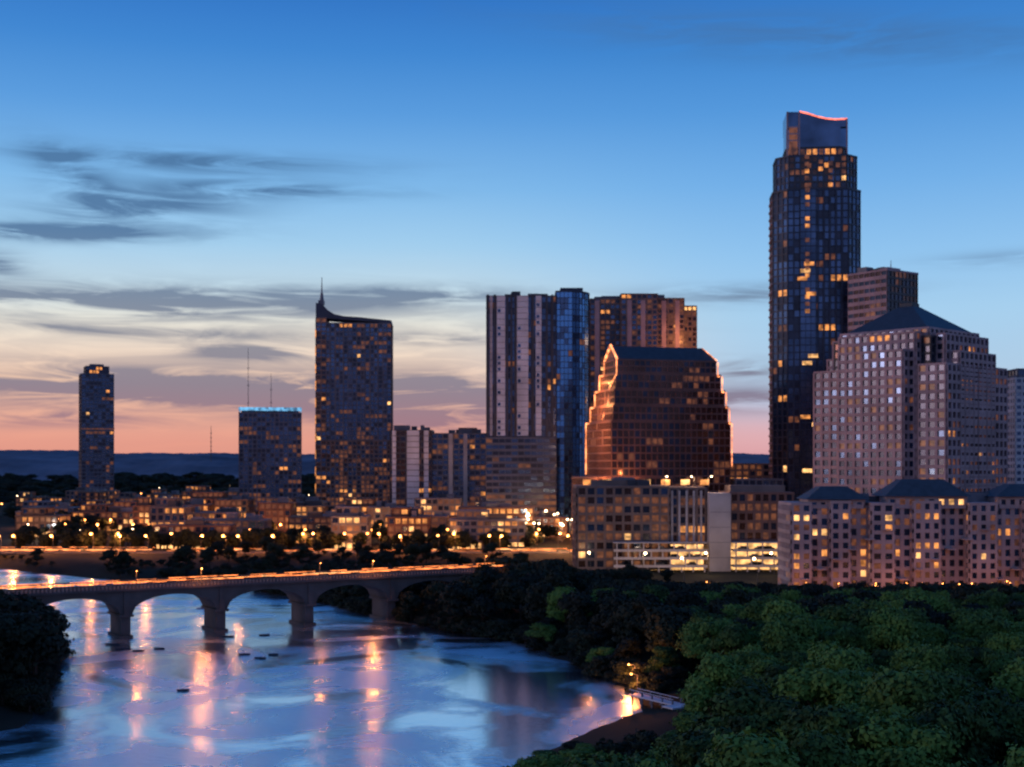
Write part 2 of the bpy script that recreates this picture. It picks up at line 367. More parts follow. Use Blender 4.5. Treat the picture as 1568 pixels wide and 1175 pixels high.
for s in s_pos:
    br.box(s-1.4, s+1.4, 0.003, Wd-0.003, 6.2, 12.497, 'bconc'); br.box(s-1.25, s+1.25, 0.6, 11, -3, 5.6, 'bconc')
    br.box(s-1.9, s+1.9, -0.3, 11.8, 5.6, 6.2, 'bconc'); br.box(s-1.8, s+1.8, 0.0, 11.6, -3, 0.7, 'bconc')
    br.box(s-0.7, s+0.7, -0.3, -0.02, 6.2, 12.4, 'bconc')
E = s_pos[-1]+18
br.box(s_pos[-1]+1.4, E, 0.4, Wd-0.4, 0, 12.49, 'bconc')
br.box(s_pos[0]-30, E, -0.9, Wd+0.9, 12.5, 13.1, 'bconc')
asph = nmat('asphalt', (0.05, 0.05, 0.052), 0.9, scale=1); paint = nmat('road_paint', (0.75, 0.72, 0.6), 0.7)
br.box(s_pos[0]-30, E, 1.2, Wd-1.2, 13.104, 13.13, asph)
for k in range(40): br.box(-80+k*5, -78+k*5, Wd/2-0.08, Wd/2+0.08, 13.134, 13.138, paint)
for t in (-0.75, Wd+0.55):
    br.box(s_pos[0]-30, E, t, t+0.2, 14.0, 14.25, 'bconc')
    for k in range(200): br.box(-80+k*1, -79.6+k*1, t+0.02, t+0.18, 13.1, 14.0, 'bconc')
brang = math.degrees(math.atan2(13.67, 22))
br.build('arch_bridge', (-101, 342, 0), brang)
ca, sa = math.cos(rad(brang)), math.sin(rad(brang))
def bpt(s, t): return (-101+ca*s-sa*t, 342+sa*s+ca*t)
def trails(name, loc, rot, L, rows, z, seg=(6, 22), gap=(0, 4), fill=0.9):
    mb = MB()
    for t, k, hh in rows:
        s = 0
        while s < L:
            l = R.uniform(*seg)
            if R.random() < fill: mb.box(s, min(L, s+l), t, t+0.12, z+hh, z+hh+R.uniform(0.08, 0.3), k)
            s += l+R.uniform(*gap)
    return mb.build(name, loc, rot)
trails('traffic_light_trails', (bpt(-75, 0)[0], bpt(-75, 0)[1], 0), brang, 194,
       [(2, 'trail', 1.2), (4.5, 'trail', 0.8), (5.5, 'trail', 1.0), (8.2, 'trailY', 0.7), (9.5, 'trail', 1.2)], 13.2, fill=0.85, seg=(3, 14), gap=(0, 5))

# ------------------------------------------------------------------ lamps
def lamp_mesh(h, r, k):
    mb = MB(); cyl(mb, (0, 0, 0), (0, 0, h), 0.12, 0.07, 'metal', 6); cyl(mb, (0, 0, h-0.1), (1.2, 0, h+0.3), 0.05, 0.05, 'metal', 5); cyl(mb, (0, 0, 0), (0, 0, 0.6), 0.22, 0.2, 'metal', 6)
    n = 8; c = (1.2, 0, h+0.1)
    ring = lambda a: [(c[0]+r*math.cos(a)*math.cos(2*math.pi*i/n), r*math.cos(a)*math.sin(2*math.pi*i/n), c[2]+r*math.sin(a)*0.8) for i in range(n)]
    lv = [ring(rad(q)) for q in (-88, -45, 0, 45, 88)]
    for A, B in zip(lv, lv[1:]):
        for i in range(n): mb.poly([A[i], A[(i+1) % n], B[(i+1) % n], B[i]], k)
    me = bpy.data.meshes.new('lamp_mesh'); me.from_pydata(mb.v, [], mb.f)
    for q in mb.slots: me.materials.append(M[q])
    me.polygons.foreach_set('material_index', mb.m); return me
LM = {('o', 8): lamp_mesh(8, 0.68, 'globe'), ('w', 8): lamp_mesh(8, 0.6, 'globeW'), ('o', 4): lamp_mesh(4, 0.22, 'globe'), ('w', 4): lamp_mesh(4, 0.4, 'globeW'), ('o', 5): lamp_mesh(4.5, 0.15, 'globe')}
LD = {}
def lamp(x, y, z, kind=('o', 8), W=4000, name='street_lamp', rot=None, light=True):
    o = bpy.data.objects.new(name, LM[kind]); scene.collection.objects.link(o); o.location = (x, y, z); rz = R.uniform(0, 6.28) if rot is None else rot; o.rotation_euler = (0, 0, rz)
    if light:
        key = (kind[0], W)
        if key not in LD:
            l = bpy.data.lights.new('lamp_light', 'POINT'); l.energy = W; l.color = (1, 0.29, 0.06) if kind[0] == 'o' else (1, 0.60, 0.30); l.shadow_soft_size = 0.5; LD[key] = l
        lo = bpy.data.objects.new('bulb', LD[key]); scene.collection.objects.link(lo); lo.parent = o; lo.location = (1.2, 0, kind[1]-0.7)
for s, W in ((2.5, 900), (20, 4200), (54.5, 1000), (71, 4200), (109, 2000)):
    x, yv = bpt(s, -0.3); lamp(x, yv, 13.1, ('o', 5), W, rot=-1.2)

# ------------------------------------------------------------------ roads in town
def road(name, x0, x1, y0, y1, z):
    mb = MB(); mb.box(x0, x1, y0-2.6, y0-0.1, z-0.5, z+0.13, 'bconc'); mb.box(x0, x1, y1+0.1, y1+2.6, z-0.5, z+0.13, 'bconc')
    mb.poly([(x0, y0, z), (x1, y0, z), (x1, y1, z), (x0, y1, z)], asph)
    k = x0
    while k < x1: mb.box(k, k+3, (y0+y1)/2-0.08, (y0+y1)/2+0.08, z+0.004, z+0.008, paint); k += 9
    mb.build(name)
road('shore_road', -300, 60, 603, 617, 5.12)
trails('traffic_light_trails', (-290, 603, 0), 0, 122, [(2, 'trail', 0.8), (5, 'trail', 0.9), (7, 'trail', 1.2), (9, 'trailY', 0.9), (12, 'trail', 1.8)], 5.2)
trails('traffic_light_trails', (-160, 603, 0), 0, 200, [(2, 'trail', 0.8), (6, 'trail', 0.9), (8, 'trail', 1.4), (10, 'trailY', 0.9)], 5.2, fill=0.7, gap=(1, 10))
for x in range(-290, 40, 11):
    lamp(x+R.uniform(-5, 5), R.choice((600, 620)), 5.2, ('o', 8), 9000, light=R.random() < 0.75)
for yy in (662, 722, 788, 860):
    x = -0.37*yy
    while x < 0.05*yy:
        lamp(x, yy+R.uniform(-4, 4), 5.1, R.choice((('o', 8), ('o', 8), ('o', 8), ('o', 8), ('w', 8))), 11000, light=R.random() < 0.7); x += R.uniform(8, 28)
for _ in range(110):
    x = R.uniform(-480, 30); y = R.uniform(900, 1900)
    if x < -0.4*y: continue
    lamp(x, y, 5.1+R.uniform(0, 6), R.choice((('o', 8), ('w', 8))), 6000, light=False)

# ------------------------------------------------------------------ low-rise downtown
keep = [(-225, -145, 960, 1040), (-160, -85, 975, 1030), (-85, -10, 830, 885), (-25, 60, 770, 880), (20, 120, 480, 700)]
rows = [(632, 20), (680, 22), (738, 22), (806, 24), (880, 26), (945, 26), (1040, 26), (1150, 30)]
for yy, dp in rows:
    x = -0.38*yy
    while x < 0.055*yy+4:
        wd = R.uniform(14, 42); h = R.uniform(9, 20) if yy > 650 else R.uniform(7, 16)
        d = dp*R.uniform(0.7, 1)
        bad = any(not (x+wd < a or x > b or yy+d < c or yy > e) for a, b, c, e in keep)
        if river_sd([x], [yy])[0] < 12: bad = True
        if x < -0.29*yy and yy < 900:
            h *= 0.6
            if R.random() < 0.5: bad = True
        if not bad and R.random() < 0.93:
            st = R.choice(('low', 'low', 'low', 'low2', 'low3')); mb = MB(); block(mb, rect(0, wd, 0, d), 0, h, st)
            if R.random() < 0.5: block(mb, rect(wd*0.1, wd*R.uniform(0.4, 0.8), d*0.15, d*0.8), h+0.9, h+4.4, st)
            rooftop(mb, 0.5, wd-0.5, 0.5, d-0.5, h+0.9, 3)
            if R.random() < 0.5: mb.box(1, wd-1, -1.2, -0.4, 3.2, 3.6, 'trim')
            if R.random() < 0.7: mb.box(1.5, wd*R.uniform(.3, .9), -0.36, -0.31, 0.5, 3.1, R.choice(('litW', 'litY')))
            mb.build('lowrise_building', (x, yy, 5))
        x += wd+R.uniform(3, 14)
tm = bpy.data.objects.new('downtown_trees', None); scene.collection.objects.link(tm)
for _ in range(480):
    yy = R.choice((624, 627, 662, 722, 788, 860, 925))+R.uniform(-4, 4); x = R.uniform(-0.38*yy, 0.06*yy)
    if any(a-4 < x < b+4 and c-4 < yy < e+4 for a, b, c, e in keep): continue
    if river_sd([x], [yy])[0] < 6: continue
    put_tree(x, yy, R.uniform(5, 12), 'tree', R.choice(TD), tm)
dt = bpy.data.objects.new('distant_tree_mass', None); scene.collection.objects.link(dt)
for _ in range(1300):
    yy = 950+2200*R.random()**1.5; x = R.uniform(-0.43*yy, 0.43*yy)
    if any(a-8 < x < b+8 and c-8 < yy < e+8 for a, b, c, e in keep): continue
    o = put_tree(x, yy, R.uniform(8, 13)*(1+(yy-950)/1500), 'tree', R.choice(TD), dt); o.scale = (o.scale[0]*2.2, o.scale[1]*2, o.scale[2])

# ------------------------------------------------------------------ towers
mb = MB(); block(mb, rect(-14, 14, -11, 11), 0, 124, 'slim', stl=['slim', 'slim', 'slim', 'apt'])
block(mb, rect(-10, 10, -9, 9), 124.9, 131, 'glass'); mb.box(-6, 6, -5, 5, 131.9, 134, 'trim'); block(mb, rect(-20, 20, -14, 13), 0, 14, 'low2')
mb.box(-14.8, 14.8, -11.7, -11.4, 74, 75, 'litD')
mb.build('slender_residential_tower', (-382, 1200, 5), 24)
mb = MB(); block(mb, rect(-23, 23, -16, 16), 0, 80, 'cond360'); block(mb, rect(-21, 21, -14, 14), 80.9, 84, 'glass')
mb.box(-23.4, 23.4, -16.4, -15.9, 82.2, 84.8, 'cyan'); mb.box(-23.4, -22.9, -15.9, 16, 82.2, 84.8, 'cyan'); mb.box(22.9, 23.4, -15.9, 16, 82.2, 84.8, 'cyan')
for k in range(12): mb.box(-23+k*4.1, -22.7+k*4.1, -16.3, -16, 80.9, 82.2, 'trim')
block(mb, rect(-26, 30, -19, 18), 0, 10, 'low2'); mb.build('residential_tower', (-185, 1000, 5), 10)
# tower with sloped crown and spire
mb = MB(); block(mb, rect(-21, 28, -13, 13), 60, 148, 'cond360', stl=['cond360', 'apt', 'cond360', 'apt']); block(mb, rect(-21, 28, -13, 13), 0, 59.05, 'cond360w', par=0.9)
block(mb, rect(-29, -21.1, -11, 11), 0, 152, 'cond360w')
mb.prism([(-29, 152.95), (28, 148.95), (28, 151), (12, 152.5), (2, 153.5), (-8, 154), (-15, 155.5), (-20, 158.5), (-24, 163), (-29, 164)], -11.5, 11.5, 'navy')
mb.box(-28, -23.5, -3, 3, 164, 167, 'trim'); cyl(mb, (-25.5, 0, 167), (-25.5, 0, 173), 1.6, 1.0, 'trim'); cyl(mb, (-25.5, 0, 173), (-25.5, 0, 185), 0.6, 0.2, 'trim')
for z in range(20, 150, 13): mb.box(-29.5, -28.9, -11.9, -11.2, z, z+7, 'litW')
for k in range(9): mb.box(-19+k*5.2, -18.6+k*5.2, -13.9, -13.5, 60, 148, 'trim')
block(mb, rect(-34, 34, -18, -13.5), 0, 9, 'low2'); block(mb, rect(29, 36, -18, 14), 0, 9, 'low2')
mb.build('condominium_tower', (-120, 1000, 5), 3)
# mid-rise
mb = MB(); block(mb, rect(0, 27, 0, 24), 0, 63, 'dk')
for (a, b) in ((1.5, 4), (11, 19), (22, 25)):
    for f in range(17): mb.box(a, b, -0.75, -0.4, 1+f*3.7, 4.3+f*3.7, 'white')
mb.box(2, 12, 5, 15, 63.9, 67, 'grey'); block(mb, rect(27.1, 62, 2, 26), 0, 61, 'bands', stl=['slim', 'slim', 'slim', 'slim'])
for a in (38, 47.5): mb.box(a, a+2.6, 1, 1.6, 0, 61.5, 'conc')
mb.box(44, 56, 8, 18, 61.9, 65.5, 'brown2'); rooftop(mb, 28, 60, 3, 25, 61.9, 4); rooftop(mb, 12, 26, 3, 23, 63.9, 3)
mb.build('midrise_apartment_block', (-79, 845, 5), 0)
# striped tower with rounded glass corner
mb = MB(); block(mb, rect(-15.5, 27, 0, 30), 58, 144, 'dk', stl=['glass', 'blue', 'dk', 'blue'])
for (a, b) in ((-13.6, -11.9), (-9.3, -4.2), (3, 10.0), (14.5, 18.0)):
    for f in range(24):
        mb.box(a, b, -1.1, -0.4, 59+f*3.58, 62.3+f*3.58, 'conc' if b-a < 2 else 'white')
        if R.random() < 0.3 and b-a > 2: mb.box(a+0.5, a+2.3, -1.16, -1.12, 59.4+f*3.58, 61.4+f*3.58, 'glA')
for a in (-15.4, -11.2, -3.6, -1, 1.4, 12.2, 20.6, 24): mb.box(a, a+1.3, -1.3, -0.4, 56, 145.4, 'dark')
arc = [(27.05, 0.5)]+[(32+16*math.sin(rad(t)), 14-15*math.cos(rad(t))) for t in (0, 18, 36, 54, 72, 90)]+[(48, 30), (27.05, 30)]
block(mb, arc, 0, 147, 'blue', stl=['blue']*9); mb.box(30, 44, 10, 24, 147.9, 151, 'navy')
block(mb, rect(-15.8, 26.9, -3, 30), 0, 57, 'bands'); rooftop(mb, -14, 26, 1, 28, 144.9, 5)
mb.build('striped_hotel_tower', (0, 800, 5), 0)
# brown residential tower
mb = MB(); block(mb, rect(0, 20, 6, 34), 0, 151, 'apt'); block(mb, rect(20.1, 44, 0, 34), 0, 153.5, 'apt'); block(mb, rect(44.1, 62, 3, 34), 0, 151, 'apt', stl=['brownlit', 'austw', 'apt', 'apt']); block(mb, rect(62.1, 71, 8, 34), 0, 146.5, 'brownlit')
for a in (3, 24, 33, 47, 56): mb.box(a, a+3, -0.9 if 20 < a < 44 else 2.1, 5.5, 20, 150, 'pink')
rooftop(mb, 2, 60, 8, 32, 152, 6); mb.build('brown_residential_tower', (52, 862, 5), 0)

# stepped gabled office with outline lights
mb = MB(); W = 64; top = 101.0
steps = [(0, 62, 38), (62, 70, 33), (70, 78, 28), (78, 86, 23), (86, 93, 18)]
xr_ = [0, 1.4, 3.2, 5.4, 7.8]
for i, (a, b, dd) in enumerate(steps):
    xr = W-xr_[i]; xl = (0, 0.8, 1.6, 2.4, 3.2)[i]
    block(mb, rect(xl, xr, 0, dd), a+(0.95 if i else 0), b, 'red', par=0.9)
    if i < 4: mb.box(xl-1.0, xl-0.5, dd-5.3, dd+0.6, b+0.1, b+1.0, 'strip')
    if i:
        mb.box(xl-1.0, xl-0.5, dd-0.1, dd+0.8, a+1.2, b, 'strip'); mb.box(xr+0.6, xr+1.0, -0.9, -0.3, a, b, 'strip')
        mb.box(xr+0.6, xr+1.8, -0.9, -0.3, a-0.4, a+0.3, 'strip')
mb.box(W+0.6, W+1.0, -0.8, -0.3, 40, 62, 'strip'); mb.box(-1.0, -0.5, 37.9, 38.6, 36, 62, 'strip')
for (ya, za, yb, zb) in ((0, 93.95, 9, top), (18, 93.95, 9, top)):
    mb.poly([(3.2, ya, za), (W-7.8, ya, za), (W-11.5, yb, zb), (3.2, yb, zb)], 'slate')
mb.poly([(3.2, 0, 93.9), (3.2, 18, 93.9), (3.2, 9, top)], 'redst'); mb.poly([(W-7.8, 0, 93.9), (W-7.8, 18, 93.9), (W-11.5, 9, top)], 'slate')
def tube(p, q, r=0.4): cyl(mb, p, q, r, r, 'strip', 5)
tube((2.7, -0.6, 93.9), (2.7, 9, top+0.5), 0.6); tube((2.7, 18.4, 93.9), (2.7, 9, top+0.5), 0.6)
tube((2.4, -0.8, 86), (2.4, -0.8, 93.9), 0.35); tube((2.4, -0.6, 86), (2.2, 9, 80)); tube((2.2, 9, 80), (1.4, 9, 72), 0.35); tube((1.4, 9, 72), (0.6, 16, 64), 0.35)
tube((W-7.4, -0.5, 93.9), (W-11.5, 9, top), 0.25)
block(mb, rect(-9, 30, -6, 36), 0, 34, 'red')
mb.build('stepped_office_tower', (49.5, 650, 5), 15)

# tallest tower (three tiers)
def octo(w, d, c, cx=0, cy=0):
    x, y = w/2, d/2
    return [(cx-x+c, cy-y), (cx+x-c, cy-y), (cx+x, cy-y+c), (cx+x, cy+y-c), (cx+x-c, cy+y), (cx-x+c, cy+y), (cx-x, cy+y-c), (cx-x, cy-y+c)]
mb = MB()
block(mb, octo(45, 30, 7), 0, 184, 'aust', stl=['aust', 'glass', 'aust', 'aust', 'aust', 'aust', 'apt', 'aust'])
block(mb, octo(41.5, 27, 6), 184.95, 202, 'aust', stl=['austw', 'austw', 'austw', 'aust', 'aust', 'aust', 'aust', 'aust'])
block(mb, octo(31, 20, 3.5), 202.95, 207, 'austw')
mb.frustum(octo(31.2, 20.4, 3.5), octo(31.2, 20.4, 3.5), 207.95, 218, 'glA')
mb.prism([(-15.5, 218.003), (15.5, 218.003), (15.5, 222.0), (10, 221.8), (5, 222.3), (0, 223.6), (-5, 225.4), (-9, 226.4), (-15.5, 226.6)], -10, 10, 'glA')
cr = [(15.5, 222.2), (10, 222.0), (5, 222.5), (0, 223.8), (-5, 225.6), (-9, 226.6)]
for a, b in zip(cr, cr[1:]): cyl(mb, (a[0], -10.3, a[1]), (b[0], -10.3, b[1]), 0.45, 0.45, 'stripR', 5)
for a in (-15.7, -9.5, 15.1): mb.box(a, a+0.7, -10.9, -10.1, 203, 222 if a > 0 else 226.5, 'pink')
for z in (211, 214.5, 218): mb.box(-15.2, -9.8, -10.6, -10.2, z, z+0.8, 'pink')
mb.box(-14.5, -10, -10.55, -10.45, 204, 218, 'litD')
for k in range(7): mb.box(-8.5+k*3.2, -6.3+k*3.2, -10.6, -10.5, 203.8, 206.6, 'litW' if k % 3 else 'litD')
block(mb, rect(-9.2, -1.2, -16.0, -15.42), 0, 184.3, 'austcol', par=0.4)
for k in (2.8, 5.9, 9, 12.1): mb.box(k-0.4, k+0.4, -16.1, -15.40, 4, 184.5, 'navy')
for k, z0, z1 in ((-5.6, 186, 201), (6.5, 186, 201), (1.5, 187, 200), (-5.6, 120, 184)):
    z = z0
    while z < z1:
        if R.random() < 0.55: mb.box(k-1.1, k+1.1, (-16.5 if z < 184 else -13.98), (-16.45 if z < 184 else -13.88), z, z+2.1, R.choice(('litW', 'litD', 'litD')))
        z += 3.7
for z, x in ((140, -7), (143.7, -5), (136, -8.5), (128, -4), (92, -6), (95.7, -3), (64, -7), (60, -1), (36, -6), (20, 2)):
    mb.box(x-2.2, x+2.8, -16.5, -16.42, z+1, z+3.0, R.choice(('litY', 'litW')))
for z in range(8, 182, 4):
    for yv in (-6, 0, 6): mb.box(-23.4, -22.7, yv-2, yv+2, z, z+1, 'pink')
mb.build('glass_skyscraper', (161, 695, 5), -6)
mb = MB(); block(mb, rect(-12, 12, -12, 12), 0, 137, 'pinkbands', stl=['pinkbands', 'dk', 'dk', 'pinkbands']); mb.box(-5, 7, -5, 5, 137.9, 140, 'pink'); rooftop(mb, -11, 11, -11, 11, 137.9, 4)
cyl(mb, (5, 0, 140), (5, 0, 144), 0.3, 0.1, 'trim')
mb.build('banded_office_tower', (188, 662, 5), -54)
# big pink granite office with pyramid roof
mb = MB()
block(mb, rect(-24, 24, -24, 24), 0, 97, 'dk'); block(mb, rect(-22, 22, -22, 22), 97.95, 101, 'pinkgrid')
block(mb, rect(-19, 19, -28, 28), 0, 98.9, 'pinkgrid'); block(mb, rect(-28, 28, -19, 19), 0, 98.2, 'pinkgrid')
block(mb, rect(-16, 16, -33, 33), 0, 91, 'pinkgrid'); block(mb, rect(-33, 33, -16, 16), 0, 90.4, 'pinkgrid')
block(mb, rect(-33, -20, -27, 27), 0, 84, 'pinkgrid'); block(mb, rect(20, 33, -27, 27), 0, 84.6, 'pinkgrid')
o = 20.5; mb.frustum(rect(-o, o, -o, o), rect(-3.5, 3.5, -3.5, 3.5), 101.95, 114, 'slate'); mb.box(-3.2, 3.2, -3.2, 3.2, 114.01, 115.6, 'slate')
mb.frustum(rect(-21.8, 21.8, -21.8, 21.8), rect(-21.8, 21.8, -21.8, 21.8), 101.92, 101.949, 'pink')
mb.build('granite_office_tower', (182, 598, 4), -47)
mb = MB(); block(mb, rect(0, 40, 0, 25), 0, 88, 'white', stl=['white', 'bands', 'bands', 'white']); block(mb, rect(2, 30, 2, 20), 88.9, 93, 'bands'); mb.build('white_office_block', (270, 700, 4), 0)
mb = MB(); block(mb, rect(0, 30, 0, 25), 0, 42, 'low2'); mb.build('lowrise_building', (112, 720, 4), 0)
mb = MB(); block(mb, rect(0, 24, 0, 20), 0, 34, 'low3'); mb.build('lowrise_building', (114, 665, 4), 0)

# riverside office + garage complex
mb = MB(); block(mb, rect(0, 36.5, 0, 30), 0, 32.5, 'brown'); block(mb, rect(36.6, 51.5, 2, 30), 10, 32, 'brown')
for k in range(5): mb.box(37.5+k*2.9, 38.3+k*2.9, 1.0, 1.6, 11, 31.5, 'conc')
mb.box(52, 60.5, -4, 16, -1, 30.5, 'conc'); block(mb, rect(61, 86, 0, 26), 11, 30, 'dkred'); rooftop(mb, 2, 34, 2, 28, 33.4, 6)
for k in range(7): mb.box(3+k*8, 6.4+k*8, 12, 14, 33.6, 35.8, 'litY' if k % 2 else 'litW')
mb.box(6, 30, 10, 11.9, 33.4, 35.6, 'brown2'); mb.box(62, 84, 6, 20, 30.9, 33.5, 'brown2')
for k in range(4): mb.box(52.3, 60.2, -4.04, -4.01, 5+k*6, 5.15+k*6, 'grey')
mb.build('riverside_office_building', (26, 520, 4), 0)
for xx in (62, 74, 80): lamp(xx, 530, 37, ('w', 4), 2500, 'rooftop_floodlight')
M['garlit'] = nmat('garage_wall_glow', (0.5, 0.4, 0.3), 0.6, 0, 0.1, 1, (1.0, 0.52, 0.18), 1.3)  # emissive back walls, glow stands in for the lit parking levels
mb = MB()
for (x0, x1, y0) in ((14, 51, -7), (61, 87, -6)):
    for f in range(4):
        z = -1.5+f*3.1
        mb.box(x0, x1, y0, y0+14, z, z+0.35, 'brown2'); mb.box(x0, x1, y0-0.15, y0+0.02, z-0.2, z+0.8, 'conc')
        mb.box(x0+0.5, x1-0.5, y0+9, y0+9.2, z+0.36, z+3.05, 'garlit')
        x = x0+1
        while x < x1-1: mb.box(x, x+0.5, y0+0.1, y0+0.6, z+0.35, z+3.1, 'conc'); x += R.choice((4.5, 4.5, 6))
        for q in range(4):
            xx = R.uniform(x0+1, x1-5); mb.box(xx, xx+4.2, y0+1.6, y0+3.4, z+0.6, z+1.3, 'dark'); mb.box(xx+0.9, xx+3.2, y0+1.7, y0+3.3, z+1.3, z+1.9, 'glB')
    mb.box(x0, x1, y0, y0+6, 10.9, 11.25, 'conc')
mb.build('parking_garage', (26, 520, 4), 0)

# riverside hotel with hipped roofs
mb = MB(); x = 0; i = 0
while x < 100:
    wd = R.choice((7.5, 9, 6.5)); off = (0, 3, 1.2, 4)[i % 4]; tp = (28.6, 27.6, 29.2, 27.6)[i % 4]
    block(mb, rect(x, x+wd, off, 20), 0, tp, 'stone'); x += wd+0.12; i += 1
for k in range(18): 
    xx = 3+k*5.4; mb.box(xx, xx+2.6, -1.6, 4.2, 3.3*(k % 6)+4, 3.3*(k % 6)+4.35, 'stone')
def hip(x0, x1, y0, y1, z0, z1, ins):
    block(mb, rect(x0+1.5, x1-1.5, y0+1.5, y1-1.5), 27.5, z0, 'stone'); mb.frustum(rect(x0, x1, y0, y1), rect(x0+ins, x1-ins, y0+ins*0.8, y1-ins*0.8), z0+0.95, z1, 'slate')
hip(31, 60, 1, 18, 30.6, 37.2, 7.5); hip(5, 26, 1, 17, 29.6, 34.8, 6); hip(68, 92, 1, 18, 30.5, 35.6, 7)
rooftop(mb, 0, 90, 8, 20, 29.5, 6); mb.build('riverside_hotel', (92.5, 432, 3.6), 0)
for k in range(8): lamp(95+k*11, 424, 3.1, ('o', 4), 700, 'garden_lamp')
for (x, y) in ((30, 500), (50, 498), (75, 500), (100, 498), (62, 470), (88, 468)): lamp(x, y, 4, ('w', 8), 2500)
for k in range(18): lamp(R.uniform(2, 30), R.uniform(600, 680), R.uniform(9, 15), ('w', 8), 5000, 'floodlight_mast', light=k % 2 == 0)
for (x, y) in ((108, 385), (122, 392), (134, 388), (150, 398), (60, 395)): lamp(x, y, 6, ('o', 4), 900, 'park_lamp')
for (x, y, z, e_) in ((36, 642, 42, 8000), (38, 655, 60, 14000), (41, 662, 76, 14000), (43, 668, 88, 9000), (46, 640, 42, 5000), (60, 643, 42, 3000), (112, 668, 52, 6000), (120, 850, 90, 16000), (112, 850, 130, 14000)):
    l = bpy.data.lights.new('uplight', 'POINT'); l.energy = e_; l.color = (1, 0.34, 0.10); l.shadow_soft_size = 0.6
    lo = bpy.data.objects.new('facade_uplight', l); scene.collection.objects.link(lo); lo.location = (x, y, z)

# ------------------------------------------------------------------ radio masts on hills
for (x, y, h) in ((-808, 4000, 410), (-738, 4000, 330), (-922, 4000, 170)):
    mb = MB(); cyl(mb, (0, 0, 60), (0, 0, h), 1.6, 0.7, 'metal', 4)
    for k in range(6): mb.box(-3, 3, -0.6, 0.6, 80+k*(h-90)/6, 82+k*(h-90)/6, 'metal')
    mb.build('radio_mast', (x, y, 0))
# ------------------------------------------------------------------ dock, shelter, boats
mb = MB(); mb.box(-1.2, 1.2, 0, 13, 0.7, 0.95, 'white'); mb.box(-3.5, 1.2, -3, 0, 0.7, 0.96, 'white')
for k in range(5): mb.box(-1.1, -0.85, k*3, k*3+0.25, -2, 1.8, 'trim'); mb.box(0.85, 1.1, k*3, k*3+0.25, -2, 1.8, 'trim')
mb.box(-1.05, -0.9, 0, 13, 1.75, 1.85, 'white'); mb.box(0.9, 1.05, 0, 13, 1.75, 1.85, 'white')
mb.build('boat_dock', (30, 237, 1.0), 32)
lamp(25, 266, 0.6, ('o', 4), 3600, 'dock_lamp', rot=3.0); lamp(24.5, 255, 0.4, ('o', 4), 2600, 'dock_lamp', rot=3.0)
mb = MB(); mb.frustum(rect(-2.6, 2.6, -2, 2), rect(-1.2, 1.2, -0.3, 0.3), 6.2, 7.4, 'conc')
for a, b in ((-2.2, -1.6), (2.2, -1.6), (2.2, 1.6), (-2.2, 1.6)): mb.box(a-0.12, a+0.12, b-0.12, b+0.12, 0, 6.2, 'trim')
mb.build('picnic_shelter', (73, 203, 3), 20)
def boat(x, y, L, rot, k='dark', name='rowing_boat'):
    mb = MB(); n = 10; A = []
    for i in range(n+1):
        t = i/n*2-1; hw = 0.16*L*math.sqrt(max(0, 1-abs(t)**2.4)); A.append((t*L/2, hw))
    up = A+[(p[0], -p[1]) for p in A[-2:0:-1]]; lo = [(p[0]*0.85, p[1]*0.5) for p in up]
    mb.frustum(lo, up, -0.1, 0.35, k); mb.box(-0.2, 0.2, -0.12*L, 0.12*L, 0.36, 0.45, 'trim'); mb.box(L*0.2, L*0.26, -0.1*L, 0.1*L, 0.36, 0.45, 'trim')
    if name == 'motor_boat': mb.box(-L*0.15, L*0.15, -0.1*L, 0.1*L, 0.46, 1.6, 'white'); mb.box(-L*0.2, L*0.18, -0.12*L, 0.12*L, 1.6, 1.75, 'white')
    mb.build(name, (x, y, 0), rot)
boat(-97, 415, 7, 20, 'white', 'motor_boat')
for (x, y, L, r) in ((-64, 312, 3, 10), (-59, 306, 3.2, -15), (-57, 312, 2.6, 5), (-66, 262, 2.6, 10), (-96, 322, 4, 12), (-91, 318, 3, 20), (-101, 330, 4, 0), (-87, 322, 3, -10), (-75, 345, 3.4, 5), (-66, 348, 3, 10)): boat(x, y, L, r)

# ------------------------------------------------------------------ world
wd = bpy.data.worlds.new('World'); scene.world = wd; wd.use_nodes = True; nt = wd.node_tree; nd = nt.nodes; lk = nt.links
bg = nd['Background']
def mth(op, a, b=None, c=None, clamp=False):
    n = nd.new('ShaderNodeMath'); n.operation = op; n.use_clamp = clamp
    for i, v in enumerate((a, b, c)):
        if v is None: continue
        if isinstance(v, (int, float)): n.inputs[i].default_value = v
        else: lk.new(v, n.inputs[i])
    return n.outputs[0]
tc = nd.new('ShaderNodeTexCoord'); sx = nd.new('ShaderNodeSeparateXYZ'); lk.new(tc.outputs['Generated'], sx.inputs[0])
dx, dy, dz = sx.outputs
az = mth('MULTIPLY', mth('ARCTAN2', dx, dy), 57.29578); el = mth('MULTIPLY', mth('ARCSINE', dz), 57.29578)
def ramp(fac, els):
    r = nd.new('ShaderNodeValToRGB'); cr = r.color_ramp
    cr.elements[0].position = els[0][0]; cr.elements[0].color = lin(els[0][1]); cr.elements[1].position = els[-1][0]; cr.elements[1].color = lin(els[-1][1])
    for p, c in els[1:-1]: e = cr.elements.new(p); e.color = lin(c)
    lk.new(fac, r.inputs[0]); return r.outputs[0]
f90 = mth('DIVIDE', el, 90, clamp=True)
e = lambda d: d/90
